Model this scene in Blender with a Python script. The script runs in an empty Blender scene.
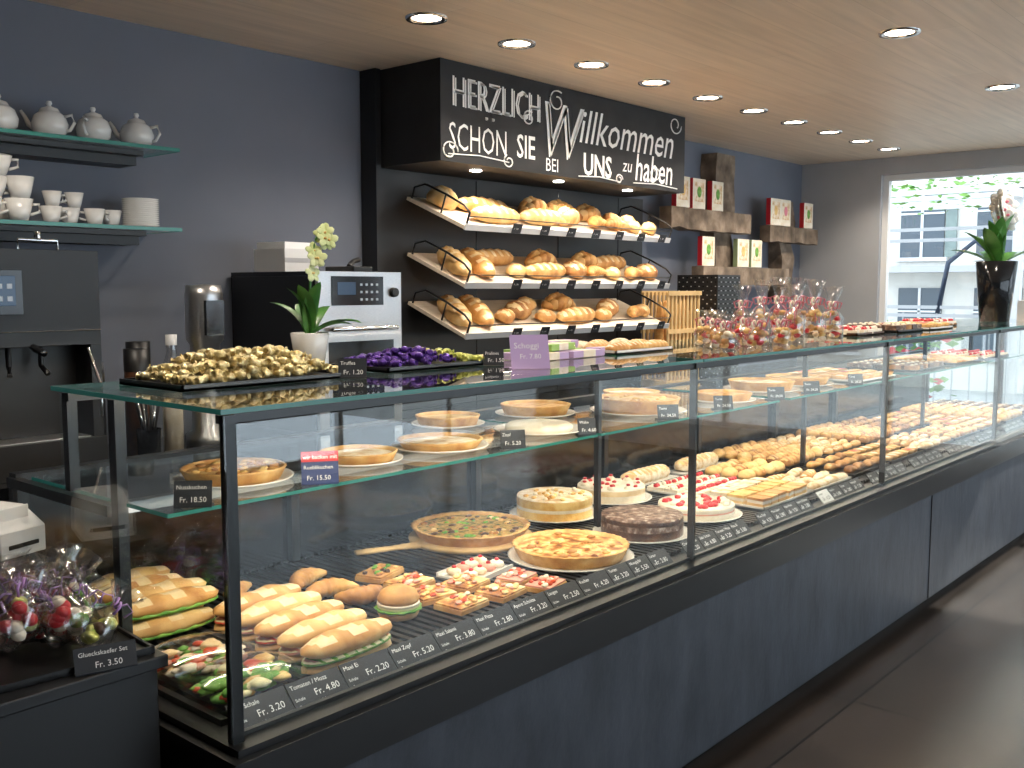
import bpy, bmesh, math, random
from mathutils import Vector, Matrix, noise
R=random.Random(7)
pi=math.pi
sc=bpy.context.scene
def T(x,y,z): return Matrix.Translation((x,y,z))
def RZ(a): return Matrix.Rotation(a,4,'Z')
def RX(a): return Matrix.Rotation(a,4,'X')
def RY(a): return Matrix.Rotation(a,4,'Y')
def SC(x,y,z): return Matrix.Diagonal((x,y,z,1))
# ---------------- materials
def newmat(n):
    m=bpy.data.materials.new(n);m.use_nodes=True
    nt=m.node_tree;return m,nt,nt.nodes['Principled BSDF']
def mat(n,c,rough=.5,metal=0,spec=.5,emis=None,es=0,coat=0,trans=0):
    m,nt,b=newmat(n)
    b.inputs['Base Color'].default_value=(*c,1);b.inputs['Roughness'].default_value=rough
    b.inputs['Metallic'].default_value=metal;b.inputs['Specular IOR Level'].default_value=spec
    b.inputs['Coat Weight'].default_value=coat;b.inputs['Transmission Weight'].default_value=trans
    if emis: b.inputs['Emission Color'].default_value=(*emis,1);b.inputs['Emission Strength'].default_value=es
    return m
def nmat(n,cols,scale=8,rough=.5,bump=0,detail=4,stretch=(1,1,1),metal=0,spec=.5,coord='Object',bdist=.01,coat=0):
    m,nt,b=newmat(n);N=nt.nodes;L=nt.links
    tc=N.new('ShaderNodeTexCoord');mp=N.new('ShaderNodeMapping');mp.inputs['Scale'].default_value=stretch
    L.new(tc.outputs[coord],mp.inputs[0])
    no=N.new('ShaderNodeTexNoise');no.inputs['Scale'].default_value=scale;no.inputs['Detail'].default_value=detail
    L.new(mp.outputs[0],no.inputs['Vector'])
    cr=N.new('ShaderNodeValToRGB');e=cr.color_ramp.elements
    while len(e)<len(cols): e.new(.5)
    for i,(p,c) in enumerate(cols): e[i].position=p;e[i].color=(*c,1)
    L.new(no.outputs['Fac'],cr.inputs[0]);L.new(cr.outputs[0],b.inputs['Base Color'])
    b.inputs['Roughness'].default_value=rough;b.inputs['Metallic'].default_value=metal
    b.inputs['Specular IOR Level'].default_value=spec;b.inputs['Coat Weight'].default_value=coat
    if bump:
        bp=N.new('ShaderNodeBump');bp.inputs['Strength'].default_value=bump;bp.inputs['Distance'].default_value=bdist
        L.new(no.outputs['Fac'],bp.inputs['Height']);L.new(bp.outputs[0],b.inputs['Normal'])
    return m
def glassmat(n,tint,f0=.04,rough=0.0,scale=1.0):
    """thin pane: Schlick reflection (same from both sides) over clear transmission"""
    m=bpy.data.materials.new(n);m.use_nodes=True;nt=m.node_tree;N=nt.nodes;L=nt.links;N.clear()
    o=N.new('ShaderNodeOutputMaterial');t=N.new('ShaderNodeBsdfTransparent');g=N.new('ShaderNodeBsdfGlossy')
    t.inputs[0].default_value=(*tint,1);g.inputs['Roughness'].default_value=rough;g.inputs[0].default_value=(1,1,1,1)
    lw=N.new('ShaderNodeLayerWeight');lw.inputs[0].default_value=.5
    pw=N.new('ShaderNodeMath');pw.operation='POWER';pw.inputs[1].default_value=5;L.new(lw.outputs['Facing'],pw.inputs[0])
    ma=N.new('ShaderNodeMath');ma.operation='MULTIPLY_ADD';ma.inputs[1].default_value=(1-f0)*scale;ma.inputs[2].default_value=f0;ma.use_clamp=True
    L.new(pw.outputs[0],ma.inputs[0])
    mx=N.new('ShaderNodeMixShader');L.new(ma.outputs[0],mx.inputs[0])
    L.new(t.outputs[0],mx.inputs[1]);L.new(g.outputs[0],mx.inputs[2]);L.new(mx.outputs[0],o.inputs[0])
    return m
WALL=nmat('wall_paint',[(0.3,(.145,.16,.203)),(.7,(.16,.176,.22))],3,.75)
WALLE=nmat('wall_paint_light',[(0.3,(.36,.37,.39)),(.7,(.40,.41,.43))],3,.75)
BLACK=mat('black_laminate',(.010,.010,.011),.42)
BLACKM=mat('black_metal',(.009,.009,.010),.3,.0)
BLACKG=mat('black_gloss',(.008,.009,.011),.12)
CHALK=nmat('chalkboard',[(.3,(.010,.010,.011)),(.75,(.022,.022,.024))],6,.7,detail=8)
CHK=mat('chalk_white',(.8,.8,.78),.9)
TXT=mat('label_white',(.85,.85,.85),.6)
TAG=mat('label_slate',(.022,.025,.032),.45)
STEEL=nmat('brushed_steel',[(.3,(.45,.45,.46)),(.7,(.6,.6,.6))],60,.32,metal=.9,stretch=(1,1,20))
CHROME=mat('chrome',(.8,.8,.8),.12,1)
WHITE=mat('white_porcelain',(.78,.77,.75),.2,coat=.4)
WHITEM=mat('white_matt',(.7,.7,.7),.6)
PAPER=mat('doily_paper',(.8,.8,.8),.8)
GLASS=glassmat('clear_glass',(.95,.975,.968),.055)
WGLASS=glassmat('window_glass',(.97,.98,.98),.03)
EDGE=mat('glass_edge_green_glow',(.02,.15,.12),.15,emis=(.1,.5,.42),es=.05)  # weak emission added so the pane edges look lit
CELLO=glassmat('cellophane',(.96,.96,.965),.13,.12,.8)
def slate():
    m,nt,b=newmat('slate_panel');N=nt.nodes;L=nt.links
    tc=N.new('ShaderNodeTexCoord');mp=N.new('ShaderNodeMapping');mp.inputs['Scale'].default_value=(2.2,1,.9);mp.inputs['Rotation'].default_value=(0,.45,0)
    L.new(tc.outputs['Object'],mp.inputs[0])
    a=N.new('ShaderNodeTexNoise');a.inputs['Scale'].default_value=3.2;a.inputs['Detail'].default_value=10;a.inputs['Roughness'].default_value=.7
    L.new(mp.outputs[0],a.inputs['Vector'])
    cr=N.new('ShaderNodeValToRGB');e=cr.color_ramp.elements
    e[0].position=.35;e[0].color=(.022,.027,.037,1);e[1].position=.78;e[1].color=(.06,.070,.092,1)
    L.new(a.outputs[0],cr.inputs[0]);L.new(cr.outputs[0],b.inputs['Base Color']);b.inputs['Roughness'].default_value=.5
    bp=N.new('ShaderNodeBump');bp.inputs['Strength'].default_value=.5;bp.inputs['Distance'].default_value=.012
    L.new(a.outputs[0],bp.inputs['Height']);L.new(bp.outputs[0],b.inputs['Normal']);return m
SLATE=slate()
def planks(n,c1,c2,mortar,bw,rh,rough,rotz=0,off=.5,ms=.002,ng=.5,nstretch=(1,8,1)):
    m,nt,b=newmat(n);N=nt.nodes;L=nt.links
    tc=N.new('ShaderNodeTexCoord');mp=N.new('ShaderNodeMapping');mp.inputs['Rotation'].default_value=(0,0,rotz)
    L.new(tc.outputs['Object'],mp.inputs[0])
    br=N.new('ShaderNodeTexBrick');br.offset=off;br.inputs['Scale'].default_value=1
    br.inputs['Brick Width'].default_value=bw;br.inputs['Row Height'].default_value=rh;br.inputs['Mortar Size'].default_value=ms
    br.inputs['Color1'].default_value=(*c1,1);br.inputs['Color2'].default_value=(*c2,1);br.inputs['Mortar'].default_value=(*mortar,1)
    L.new(mp.outputs[0],br.inputs['Vector'])
    mp2=N.new('ShaderNodeMapping');mp2.inputs['Scale'].default_value=nstretch;L.new(mp.outputs[0],mp2.inputs[0])
    no=N.new('ShaderNodeTexNoise');no.inputs['Scale'].default_value=2.5;no.inputs['Detail'].default_value=7;L.new(mp2.outputs[0],no.inputs['Vector'])
    cr=N.new('ShaderNodeValToRGB');cr.color_ramp.elements[0].position=.3;cr.color_ramp.elements[1].position=.7
    cr.color_ramp.elements[0].color=(1-ng,1-ng,1-ng,1);cr.color_ramp.elements[1].color=(1,1,1,1)
    L.new(no.outputs[0],cr.inputs[0])
    mx=N.new('ShaderNodeMix');mx.data_type='RGBA';mx.blend_type='MULTIPLY';mx.inputs[0].default_value=1
    L.new(br.outputs['Color'],mx.inputs[6]);L.new(cr.outputs[0],mx.inputs[7]);L.new(mx.outputs[2],b.inputs['Base Color'])
    b.inputs['Roughness'].default_value=rough
    return m
CEIL=planks('ceiling_wood',(.82,.68,.54),(.77,.62,.48),(.62,.50,.38),2.6,.2,.45,0,.4,.0015,.18,(.6,9,1))
FLOOR=planks('floor_tiles',(.055,.043,.036),(.042,.033,.028),(.012,.010,.009),.9,.6,.25,0,0,.006,.4,(1,1,1))
SHELFW=nmat('shelf_wood',[(.3,(.64,.54,.42)),(.7,(.76,.67,.55))],6,.5,stretch=(1,8,8))
OLDW=nmat('old_beam_wood',[(.3,(.06,.042,.028)),(.55,(.19,.14,.10)),(.75,(.36,.28,.21))],7,.85,.7,8,(1,1,1),bdist=.02)
LIGHTW=nmat('light_wood',[(.3,(.55,.36,.15)),(.7,(.7,.48,.22))],10,.6)
def food(n,a,b,c,scale=18,rough=.55,bump=.3): return nmat(n,[(.3,a),(.52,b),(.72,c)],scale,rough,bump,5,bdist=.006)
CRUST=food('bread_crust',(.40,.16,.04),(.64,.33,.10),(.8,.53,.22),14)
CRUSTD=food('bread_crust_dark',(.22,.085,.025),(.46,.21,.06),(.64,.38,.15),14)
CRUSTL=food('bread_crust_light',(.58,.31,.10),(.75,.47,.18),(.84,.63,.33),12)
CRUMB=food('bread_crumb',(.75,.52,.27),(.84,.65,.38),(.9,.76,.52),25)
PIE=food('pie_crust',(.5,.23,.06),(.7,.4,.13),(.82,.56,.26),20)
LETT=food('lettuce',(.05,.2,.02),(.15,.38,.05),(.35,.55,.12),30)
HAM=mat('ham',(.72,.33,.25),.5)
TOM=mat('tomato',(.6,.07,.02),.3)
BERRY=mat('strawberry',(.55,.02,.03),.3)
EGG=mat('egg',(.9,.82,.5),.5)
QSP=nmat('quiche_spinach',[(.35,(.05,.08,.01)),(.47,(.35,.22,.04)),(.56,(.6,.36,.09)),(.68,(.2,.08,.02))],42,.5,.5,5,bdist=.006)
QCH=nmat('quiche_cheese',[(.35,(.22,.06,.015)),(.46,(.5,.2,.04)),(.55,(.8,.5,.18)),(.68,(.88,.68,.38))],24,.45,.5,5,bdist=.006)
APPLE=nmat('apple_filling',[(.35,(.42,.16,.03)),(.5,(.68,.36,.09)),(.68,(.85,.6,.25))],35,.35,.6,5,bdist=.006)
SUGAR=nmat('powdered_top',[(.35,(.6,.36,.16)),(.5,(.8,.64,.44)),(.65,(.9,.8,.66))],28,.7,.3)
CUSTARD=nmat('custard',[(.35,(.68,.37,.09)),(.6,(.86,.62,.25))],20,.35,.2)
CREAM=nmat('cream',[(.35,(.76,.66,.5)),(.6,(.85,.78,.66))],20,.5,.3)
CHOC=nmat('chocolate',[(.35,(.05,.02,.01)),(.65,(.12,.05,.025))],25,.3,.3)
CHOCT=nmat('chocolate_shavings',[(.35,(.07,.03,.02)),(.55,(.22,.13,.09)),(.7,(.5,.4,.33))],45,.6,.5)
GOLD=nmat('gold_foil',[(.35,(.58,.44,.18)),(.65,(.9,.8,.5))],60,.35,.8,3,metal=.6)
PURP=nmat('purple_foil',[(.35,(.06,.02,.18)),(.65,(.15,.07,.4))],60,.3,.8,3,metal=.7)
LIME=nmat('lime_foil',[(.35,(.45,.5,.08)),(.65,(.7,.7,.25))],60,.3,.8,3,metal=.4)
PINK=mat('pink_ribbon',(.75,.22,.28),.35)
PURR=mat('purple_ribbon',(.42,.25,.6),.3)
LILAC=mat('lilac_wrap',(.5,.36,.62),.35)
GREENW=mat('green_wrap',(.3,.5,.12),.4)
LEAF=nmat('leaf_green',[(.35,(.03,.13,.02)),(.65,(.1,.3,.05))],8,.35)
ORCH=nmat('orchid_petal',[(.35,(.55,.62,.25)),(.65,(.75,.8,.48))],20,.5)
ORCHW=mat('orchid_petal_white',(.85,.84,.8),.5)
RED=mat('red_sign',(.6,.03,.04),.5)
BLUE=mat('blue_sign',(.03,.05,.16),.5)
LAMP=mat('downlight_emitter',(1,1,1),.5,emis=(1,.95,.88),es=14)
SCRN=mat('screen_lit',(.01,.02,.04),.2,emis=(.10,.3,.6),es=.07)
SCRW=mat('screen_icons',(.3,.3,.3),.3,emis=(.6,.8,1),es=.12)
PLASTICG=mat('grey_plastic',(.4,.4,.41),.45)
# ---------------- mesh builder
_txt={}
def textmesh(s,size=1,shear=0,bold=0,sx=1):
    k=(s,size,shear,bold,sx)
    if k in _txt: return _txt[k]
    c=bpy.data.curves.new('t','FONT');c.body=s;c.size=size;c.shear=shear;c.offset=bold;c.resolution_u=2
    o=bpy.data.objects.new('t',c);sc.collection.objects.link(o);bpy.context.view_layer.update()
    me=o.to_mesh();V=[(v.co.x*sx,v.co.y,0) for v in me.vertices];F=[tuple(p.vertices) for p in me.polygons]
    o.to_mesh_clear();bpy.data.objects.remove(o);bpy.data.curves.remove(c)
    _txt[k]=(V,F);return V,F
class MB:
    def __init__(s): s.V=[];s.F=[];s.Mi=[];s.S=[];s.mats=[]
    def mi(s,m):
        if m not in s.mats: s.mats.append(m)
        return s.mats.index(m)
    def add(s,V,F,m,M=None,smooth=False):
        o=len(s.V);i=s.mi(m)
        if M is not None: V=[M@Vector(v) for v in V]
        s.V.extend([tuple(v) for v in V])
        for f in F: s.F.append(tuple(a+o for a in f));s.Mi.append(i);s.S.append(smooth)
    def box(s,x0,x1,y0,y1,z0,z1,m,M=None):
        V=[(x,y,z) for z in(z0,z1) for y in(y0,y1) for x in(x0,x1)]
        s.add(V,[(0,2,3,1),(4,5,7,6),(0,1,5,4),(2,6,7,3),(0,4,6,2),(1,3,7,5)],m,M)
    def cbox(s,c,d,m,M=None): s.box(c[0]-d[0]/2,c[0]+d[0]/2,c[1]-d[1]/2,c[1]+d[1]/2,c[2]-d[2]/2,c[2]+d[2]/2,m,M)
    def lathe(s,prof,m,M=None,n=24,mod=None,a0=0,a1=2*pi,smooth=True):
        V=[];F=[];full=abs(a1-a0-2*pi)<1e-6;k=n if full else n+1
        for (r,z) in prof:
            for j in range(k):
                a=a0+(a1-a0)*j/n;rr=r*(mod(a,r,z) if mod else 1)
                V.append((rr*math.cos(a),rr*math.sin(a),z))
        for i in range(len(prof)-1):
            for j in range(n):
                b=(j+1)%k
                F.append((i*k+j,i*k+b,(i+1)*k+b,(i+1)*k+j))
        s.add(V,F,m,M,smooth)
    def ell(s,c,r,m,M=None,nu=12,nv=8,nz=0,seed=0):
        V=[];F=[]
        for i in range(nv+1):
            t=pi*i/nv
            for j in range(nu):
                a=2*pi*j/nu;d=Vector((math.sin(t)*math.cos(a),math.sin(t)*math.sin(a),math.cos(t)))
                k=1+(nz*noise.noise(d*2.2+Vector((seed,seed*1.7,0))) if nz else 0)
                V.append((c[0]+d.x*r[0]*k,c[1]+d.y*r[1]*k,c[2]+d.z*r[2]*k))
        for i in range(nv):
            for j in range(nu): F.append((i*nu+j,i*nu+(j+1)%nu,(i+1)*nu+(j+1)%nu,(i+1)*nu+j))
        s.add(V,F,m,M,True)
    def tube(s,P,r,m,M=None,n=8,flat=1,closed=False):
        P=[Vector(p) for p in P];k=len(P);rs=r if isinstance(r,(list,tuple)) else [r]*k
        V=[];F=[]
        for i,p in enumerate(P):
            t=(P[min(i+1,k-1)]-P[max(i-1,0)])
            if closed: t=P[(i+1)%k]-P[(i-1)%k]
            t.normalize()
            up=Vector((0,0,1)) if abs(t.z)<.93 else Vector((1,0,0))
            a=t.cross(up).normalized();b=a.cross(t)
            for j in range(n):
                q=2*pi*j/n;V.append(p+(a*math.cos(q)+b*math.sin(q)*flat)*rs[i])
        for i in range(k-1+(1 if closed else 0)):
            for j in range(n):
                i2=(i+1)%k;F.append((i*n+j,i*n+(j+1)%n,i2*n+(j+1)%n,i2*n+j))
        if not closed: F.append(tuple(range(n)));F.append(tuple((k-1)*n+j for j in range(n)))
        s.add(V,F,m,M,True)
    def text(s,t,size,m,M,shear=0,bold=0,sx=1):
        V,F=textmesh(t,size,shear,bold,sx);s.add(V,F,m,M)
    def loaf(s,L,w,h,m,m2,M=None,sl=4,n=10,seg=None,curve=0,seed=0,p=2.6,dep=.10,tw=0):
        seg=seg or max(14,sl*5);V=[];F=[]
        for i in range(seg+1):
            u=i/seg;e=(max(0,1-abs(2*u-1)**p))**.5;e=max(e,.02)
            for j in range(n):
                a=2*pi*j/n;cy=math.cos(a);cz=math.sin(a)
                top=max(0,cz);g=0
                if sl: g=dep*top*math.cos(2*pi*(sl*u+ .18*cy+tw))
                k=1+g+.06*noise.noise(Vector((u*4+seed,cy,cz+seed)))
                z=cz*h*.5*e*k
                if z<-h*.28*e: z=-h*.28*e
                V.append(((u-.5)*L,cy*w*.5*e*k+curve*(1-(2*u-1)**2),z+h*.28))
        for i in range(seg):
            for j in range(n): F.append((i*n+j,i*n+(j+1)%n,(i+1)*n+(j+1)%n,(i+1)*n+j))
        F.append(tuple(range(n)));F.append(tuple(seg*n+j for j in range(n)))
        if sl and m2 is not m:
            Fa=[];Fb=[]
            for q,f in enumerate(F[:-2]):
                i,j=divmod(q,n);u=(i+.5)/seg;a=2*pi*(j+.5)/n
                (Fb if (math.sin(a)>.35 and math.cos(2*pi*(sl*u+.18*math.cos(a)+tw))<-.2) else Fa).append(f)
            o=len(s.V);s.add(V,Fa+F[-2:],m,M,True);i2=s.mi(m2)
            for f in Fb: s.F.append(tuple(a+o for a in f));s.Mi.append(i2);s.S.append(True)
        else: s.add(V,F,m,M,True)
    def croissant(s,L,r,m,M=None,arc=1.9):
        P=[];rs=[];k=26;Rr=L/(2*math.sin(arc/2))
        for i in range(k+1):
            u=i/k;a=(u-.5)*arc
            P.append((Rr*math.sin(a),Rr*math.cos(a)-Rr,r*.8));q=1-abs(2*u-1)
            rs.append(r*(.22+.78*math.sin(q*pi/2)**.8)*(1-.16*((u*7)%1)))
        s.tube(P,rs,m,M,10,.85)
    def plait(s,L,w,h,m,m2,M=None,k=7):
        for i in range(k):
            u=(i+.5)/k;e=math.sin(pi*(.12+.76*u))
            for q in (-1,1):
                MM=T((u-.5)*L,q*w*.18*e,h*.42*e)@RZ(q*.75)@RY(.15)
                s.ell((0,0,0),(L/k*.95,w*.27*e,h*.45*e),m if (i+q)%3 else m2,(M@MM) if M else MM,10,7,.15,i)
    def out(s,name,loc=(0,0,0),rz=0,bevel=0,parent=None,norm=True):
        me=bpy.data.meshes.new(name);me.from_pydata([tuple(v) for v in s.V],[],s.F)
        for m in s.mats: me.materials.append(m)
        me.polygons.foreach_set('material_index',s.Mi);me.polygons.foreach_set('use_smooth',s.S)
        me.update()
        if norm:
            bm=bmesh.new();bm.from_mesh(me);bmesh.ops.recalc_face_normals(bm,faces=bm.faces);bm.to_mesh(me);bm.free()
        o=bpy.data.objects.new(name,me);sc.collection.objects.link(o);o.location=loc;o.rotation_euler=(0,0,rz)
        if bevel:
            b=o.modifiers.new('bevel','BEVEL');b.width=bevel;b.segments=2;b.limit_method='ANGLE';b.angle_limit=.9
        if parent: o.parent=parent
        return o
def lbox(name,x0,x1,y0,y1,z0,z1,m,bevel=0):
    b=MB();cx,cy=(x0+x1)/2,(y0+y1)/2
    b.box(x0-cx,x1-cx,y0-cy,y1-cy,0,z1-z0,m);return b.out(name,(cx,cy,z0),bevel=bevel)
# ---------------- camera
f=1000.0;H=1.6
p=math.atan(96/f);yaw=math.atan(868/math.sqrt(f*f+96*96))
fw=Vector((math.cos(yaw)*math.cos(p),math.sin(yaw)*math.cos(p),-math.sin(p)))
rt=Vector((math.sin(yaw),-math.cos(yaw),0));up=rt.cross(fw)
cam=bpy.data.cameras.new('camera');co=bpy.data.objects.new('camera',cam);sc.collection.objects.link(co)
co.matrix_world=Matrix(((rt.x,up.x,-fw.x,0),(rt.y,up.y,-fw.y,0),(rt.z,up.z,-fw.z,H),(0,0,0,1)))
cam.sensor_width=36;cam.lens=36*f/1024;cam.clip_start=.05;sc.camera=co
# ---------------- room shell
X0,X1,Y0,Y1,ZC=-3.0,8.62,-3.5,4.0,2.7
lbox('floor',X0,X1,Y0,Y1,-.1,0,FLOOR)
lbox('ceiling',X0,X1+.3,Y0-.3,Y1+.2,ZC,ZC+.1,CEIL)
lbox('wall_north',X0,X1,Y1,Y1+.15,0,ZC,WALL)
lbox('wall_west',X0-.15,X0,Y0,Y1,0,ZC,WALLE)
b=MB();b.box(0,.2,3.28,4.0,0,ZC,WALLE);b.box(0,.2,-3.5,3.28,2.56,ZC,WALLE);b.box(0,.2,-3.5,3.28,0,.25,WALLE);b.box(0,.2,-3.5,-3.1,.25,2.56,WALLE)
b.out('wall_east',(X1,0,0))
b=MB()
b.box(X0,1.5,-.15,0,0,ZC,WALLE);b.box(8.32,X1,-.15,0,0,ZC,WALLE)
b.box(1.5,8.32,-.15,0,0,.1,WALLE);b.box(1.5,8.32,-.15,0,2.55,ZC,WALLE)
b.out('wall_south',(0,Y0,0))
def window(name,M,w,h,nx):
    b=MB();fr=.05
    b.box(0,w,-.03,.03,0,fr,WHITEM,M);b.box(0,w,-.03,.03,h-fr,h,WHITEM,M)
    for i in range(nx+1):
        x=(w-fr)*i/nx;b.box(x,x+fr,-.03,.03,fr,h-fr,WHITEM,M)
    b.box(fr,w-fr,-.004,.004,fr,h-fr,WGLASS,M);return b.out(name)
window('window_1',T(X1+.08,3.28,.25)@RZ(-pi/2),6.38,2.31,4)
window('window_2',T(1.5,Y0-.07,.1),6.82,2.45,5)
# ---------------- downlights
def downlight(x,y,e=38):
    b=MB();b.lathe([(.062,0),(.064,-.006),(.085,-.008),(.088,0)],CHROME,n=28)
    b.lathe([(.062,0),(.05,.0),(.0,-.001)],LAMP,n=24)
    o=b.out('ceiling_downlight',(x,y,ZC))
    l=bpy.data.lights.new('downlight_lamp','SPOT');l.energy=e;l.color=(1,.88,.73);l.spot_size=2.3;l.spot_blend=.6;l.shadow_soft_size=.05
    lo=bpy.data.objects.new('downlight_lamp',l);sc.collection.objects.link(lo);lo.location=(0,0,-.02);lo.parent=o
for i in range(10): downlight(2.96+.568*i,3.02,27)
for x in (1.34,2.9,4.46,6.02,7.58): downlight(x,1.64,34)
for x in (1.34,4.46,7.58): downlight(x,-.6,45)  # out-of-view row added as general fill over the customer area
downlight(1.34,3.02,28)
# ---------------- display case
CX0,CX1,CY0,CY1=1.06,7.9,1.63,2.62;ZT=1.375;ZD=.729;YT=2.30
b=MB()
b.box(CX0-.02,CX1+.02,1.60,1.63,.07,.60,SLATE)
b.box(CX0-.02,CX0+.02,1.63,CY1,.07,.60,BLACK);b.box(CX1-.02,CX1+.02,1.63,CY1,.07,.6,BLACK)
b.box(CX0+.03,CX1-.03,1.67,CY1,0,.07,BLACK)
b.box(CX0-.03,CX1+.03,1.58,CY1+.02,.60,.70,BLACKM)
b.box(CX0-.01,CX1+.01,1.60,CY1,.70,.715,BLACKM)
for i in range(int((CX1-CX0)/.03)):
    x=CX0+.03+i*.03;b.box(x,x+.016,1.72,CY1-.04,.7155,ZD,BLACKM)
b.box(CX0+.03,CX1-.03,CY1-.025,CY1,.715,1.10,BLACKG)
b.box(CX0+.01,CX1-.01,CY1-.035,CY1+.005,1.10,1.13,BLACKM)
for x in (1.08,1.92,2.78,3.62,4.44,5.3,6.14,7.0,7.86): b.box(x-.015,x+.015,CY1-.05,CY1-.02,.73,1.10,BLACKM)
b.box(5.0,5.004,1.596,1.60,.07,.6,BLACKM)
for x in (2.89,4.6,6.3): b.box(x-.009,x+.009,2.08,2.10,ZD,ZT-.02,BLACKM)
for x in (CX0+.012,CX1-.02):
    b.box(x-.012,x+.012,CY0,CY0+.02,.715,ZT-.015,BLACKM);b.box(x-.012,x+.012,2.05,2.08,.715,ZT-.015,BLACKM)
    b.box(x-.012,x+.012,2.27,2.295,1.13,ZT-.015,BLACKM)
    b.box(x-.012,x+.012,2.10,CY1,1.095,1.12,BLACKM)
for x in (2.80,4.46,6.2): b.box(x-.005,x+.005,CY0+.006,CY0+.03,.715,ZT-.015,BLACKM)
b.box(CX0,CX1,CY0+.012,CY0+.032,ZT-.032,ZT-.015,BLACKM)
b.box(CX0,CX1,2.26,2.295,ZT-.035,ZT-.015,BLACKM)
b.box(CX0+.02,CX1-.02,2.10,2.13,1.095,1.12,STEEL)
case=b.out('display_case_counter')
b=MB()
for a,c in ((1.065,2.797),(2.803,4.457),(4.463,6.197),(6.203,7.89)): b.box(a,c,CY0,CY0+.006,.715,ZT-.033,GLASS)
b.box(CX0-.004,CX0,CY0,2.30,.715,ZT-.015,GLASS);b.box(CX0-.004,CX0,2.30,2.60,.715,1.12,GLASS)
for a,c in ((1.04,2.797),(2.803,4.457),(4.463,6.197),(6.203,7.92)):
    b.box(a+.003,c-.003,1.618,YT,ZT-.010,ZT,GLASS);b.box(a,c,1.613,1.618,ZT-.010,ZT,EDGE);b.box(a,c,YT,YT+.004,ZT-.010,ZT,EDGE)
    b.box(a,a+.003,1.618,YT,ZT-.010,ZT,EDGE);b.box(c-.003,c,1.618,YT,ZT-.010,ZT,EDGE)
for a,c in ((1.08,2.6),(2.62,3.9),(4.0,5.5),(5.6,7.8)):
    b.box(a,c,1.885,2.52,1.122,1.130,GLASS);b.box(a,c,1.881,1.885,1.122,1.130,EDGE);b.box(a,a+.003,1.885,2.52,1.122,1.130,EDGE)
g=b.out('case_glazing');g.parent=case
for a,c in ((1.1,2.78),(2.82,4.44),(4.48,6.18),(6.22,7.85)):
    for (yy,zz,ll,e,tilt) in ((CY0+.045,ZT-.034,'led_top',4.6,.45),(2.06,1.115,'led_shelf',3.4,.0)):
        l=bpy.data.lights.new(ll,'AREA');l.shape='RECTANGLE';l.size=c-a;l.size_y=.014;l.energy=e;l.color=(1,.84,.64)
        lo=bpy.data.objects.new(ll,l);sc.collection.objects.link(lo);lo.location=((a+c)/2,yy,zz);lo.rotation_euler=(tilt,0,0);lo.parent=case
def addtag(b,M,w,h,lines,back=TAG,col=TXT):
    b.box(-w/2,w/2,0,.003,0,h,back,M)
    for (t,size,x,z) in lines: b.text(t,size,TAG if back is WHITEM else col,M@T(x,-.0008,z)@RX(pi/2))
names=['Salat Schale','Tomaten / Mozzarella','Maxi Ei','Maxi Zopf','Maxi Salami','Maxi Pizza','Apero Schnitte','Laugen','Kuchen','Torten','Nussgipfel','Linzer','Cremeschnitte']
b=MB();x=1.085;i=0
b.box(1.08,7.85,1.648,1.66,.7155,.725,BLACKM)
while x<7.75:
    w=.145 if x<2.35 else .11
    M=T(x+w/2,1.655,.7165)@RX(-.75)
    pr='Fr. %d.%s0'%(R.choice([2,3,3,4,5,6]),R.choice('258'))
    white=x>3.3 and R.random()<.12
    addtag(b,M,w-.004,.066,[(names[i%13][:14],.0145,-w/2+.008,.048),(pr,.022,-w/2+.06 if w>.12 else -w/2+.02,.021),('Schale',.010,-w/2+.008,.021),('Zusammensetzung im Laden',.0065,-w/2+.012,.007)],WHITEM if white else TAG)
    x+=w
    if i%4==3 and x>2.3: x+=.09
    i+=1
b.out('price_label_strip')
# ---------------- food generators
def sandwich(x,y,z,rz,L=.25,kind=0,seed=0):
    b=MB();w=.088
    b.loaf(L,w,.035,CRUSTL,CRUSTL,T(0,0,0),0,seed=seed)
    fm=[LETT,HAM,TOM][kind%3]
    b.loaf(L*.96,w*1.03,.02,fm,fm,T(0,0,.020),9,dep=.4,seed=seed+3,seg=45)
    b.loaf(L*.95,w*1.0,.012,EGG,HAM,T(0,0,.026),7,dep=.3,seed=seed+5)
    b.loaf(L,w,.06,CRUST if kind!=1 else CRUSTL,CRUMB,T(0,0,.034),3,seed=seed,seg=24)
    return b.out('baguette_sandwich',(x,y,z),rz)
def plate(b,r,z=0,m=WHITE): b.lathe([(0,z),(r*.7,z),(r,z+.010),(r*1.01,z+.014),(r*.97,z+.013),(r*.68,z+.004),(0,z+.004)],m,n=36)
def tart(name,x,y,z,r,h,fill,crust=PIE,pl=True,rim=.012,bits=None,cut=0,rz=0,pf=1.14):
    b=MB();z0=0
    if pl: plate(b,r*pf);z0=.006
    fl=lambda a,rr,zz:1+.018*math.cos(34*a)+.012*math.sin(5*a+x*9) if rr>r*.88 else 1
    a1=2*pi-cut
    b.lathe([(0,z0),(r*.88,z0),(r*.98,z0+h),(r,z0+h+.003),(r*.95,z0+h+.004),(r*.9,z0+h-.006)],crust,n=68,mod=fl,a1=a1)
    k=8;prof=[(r*.915*(i/k),z0+h-.007+.004*(1-(i/k)**4)) for i in range(k+1)]
    b.lathe(prof,fill,n=40,mod=None,a1=a1)
    if bits:
        for q in range(bits[1]):
            a=R.random()*a1;rr=r*.82*math.sqrt(R.random());s=bits[2]*(.7+.6*R.random())
            b.ell((rr*math.cos(a),rr*math.sin(a),z0+h-.003),(s,s*.7,s*.4),R.choice(bits[0]),nu=7,nv=5,nz=.4,seed=q)
    return b.out(name,(x,y,z),rz)
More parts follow.
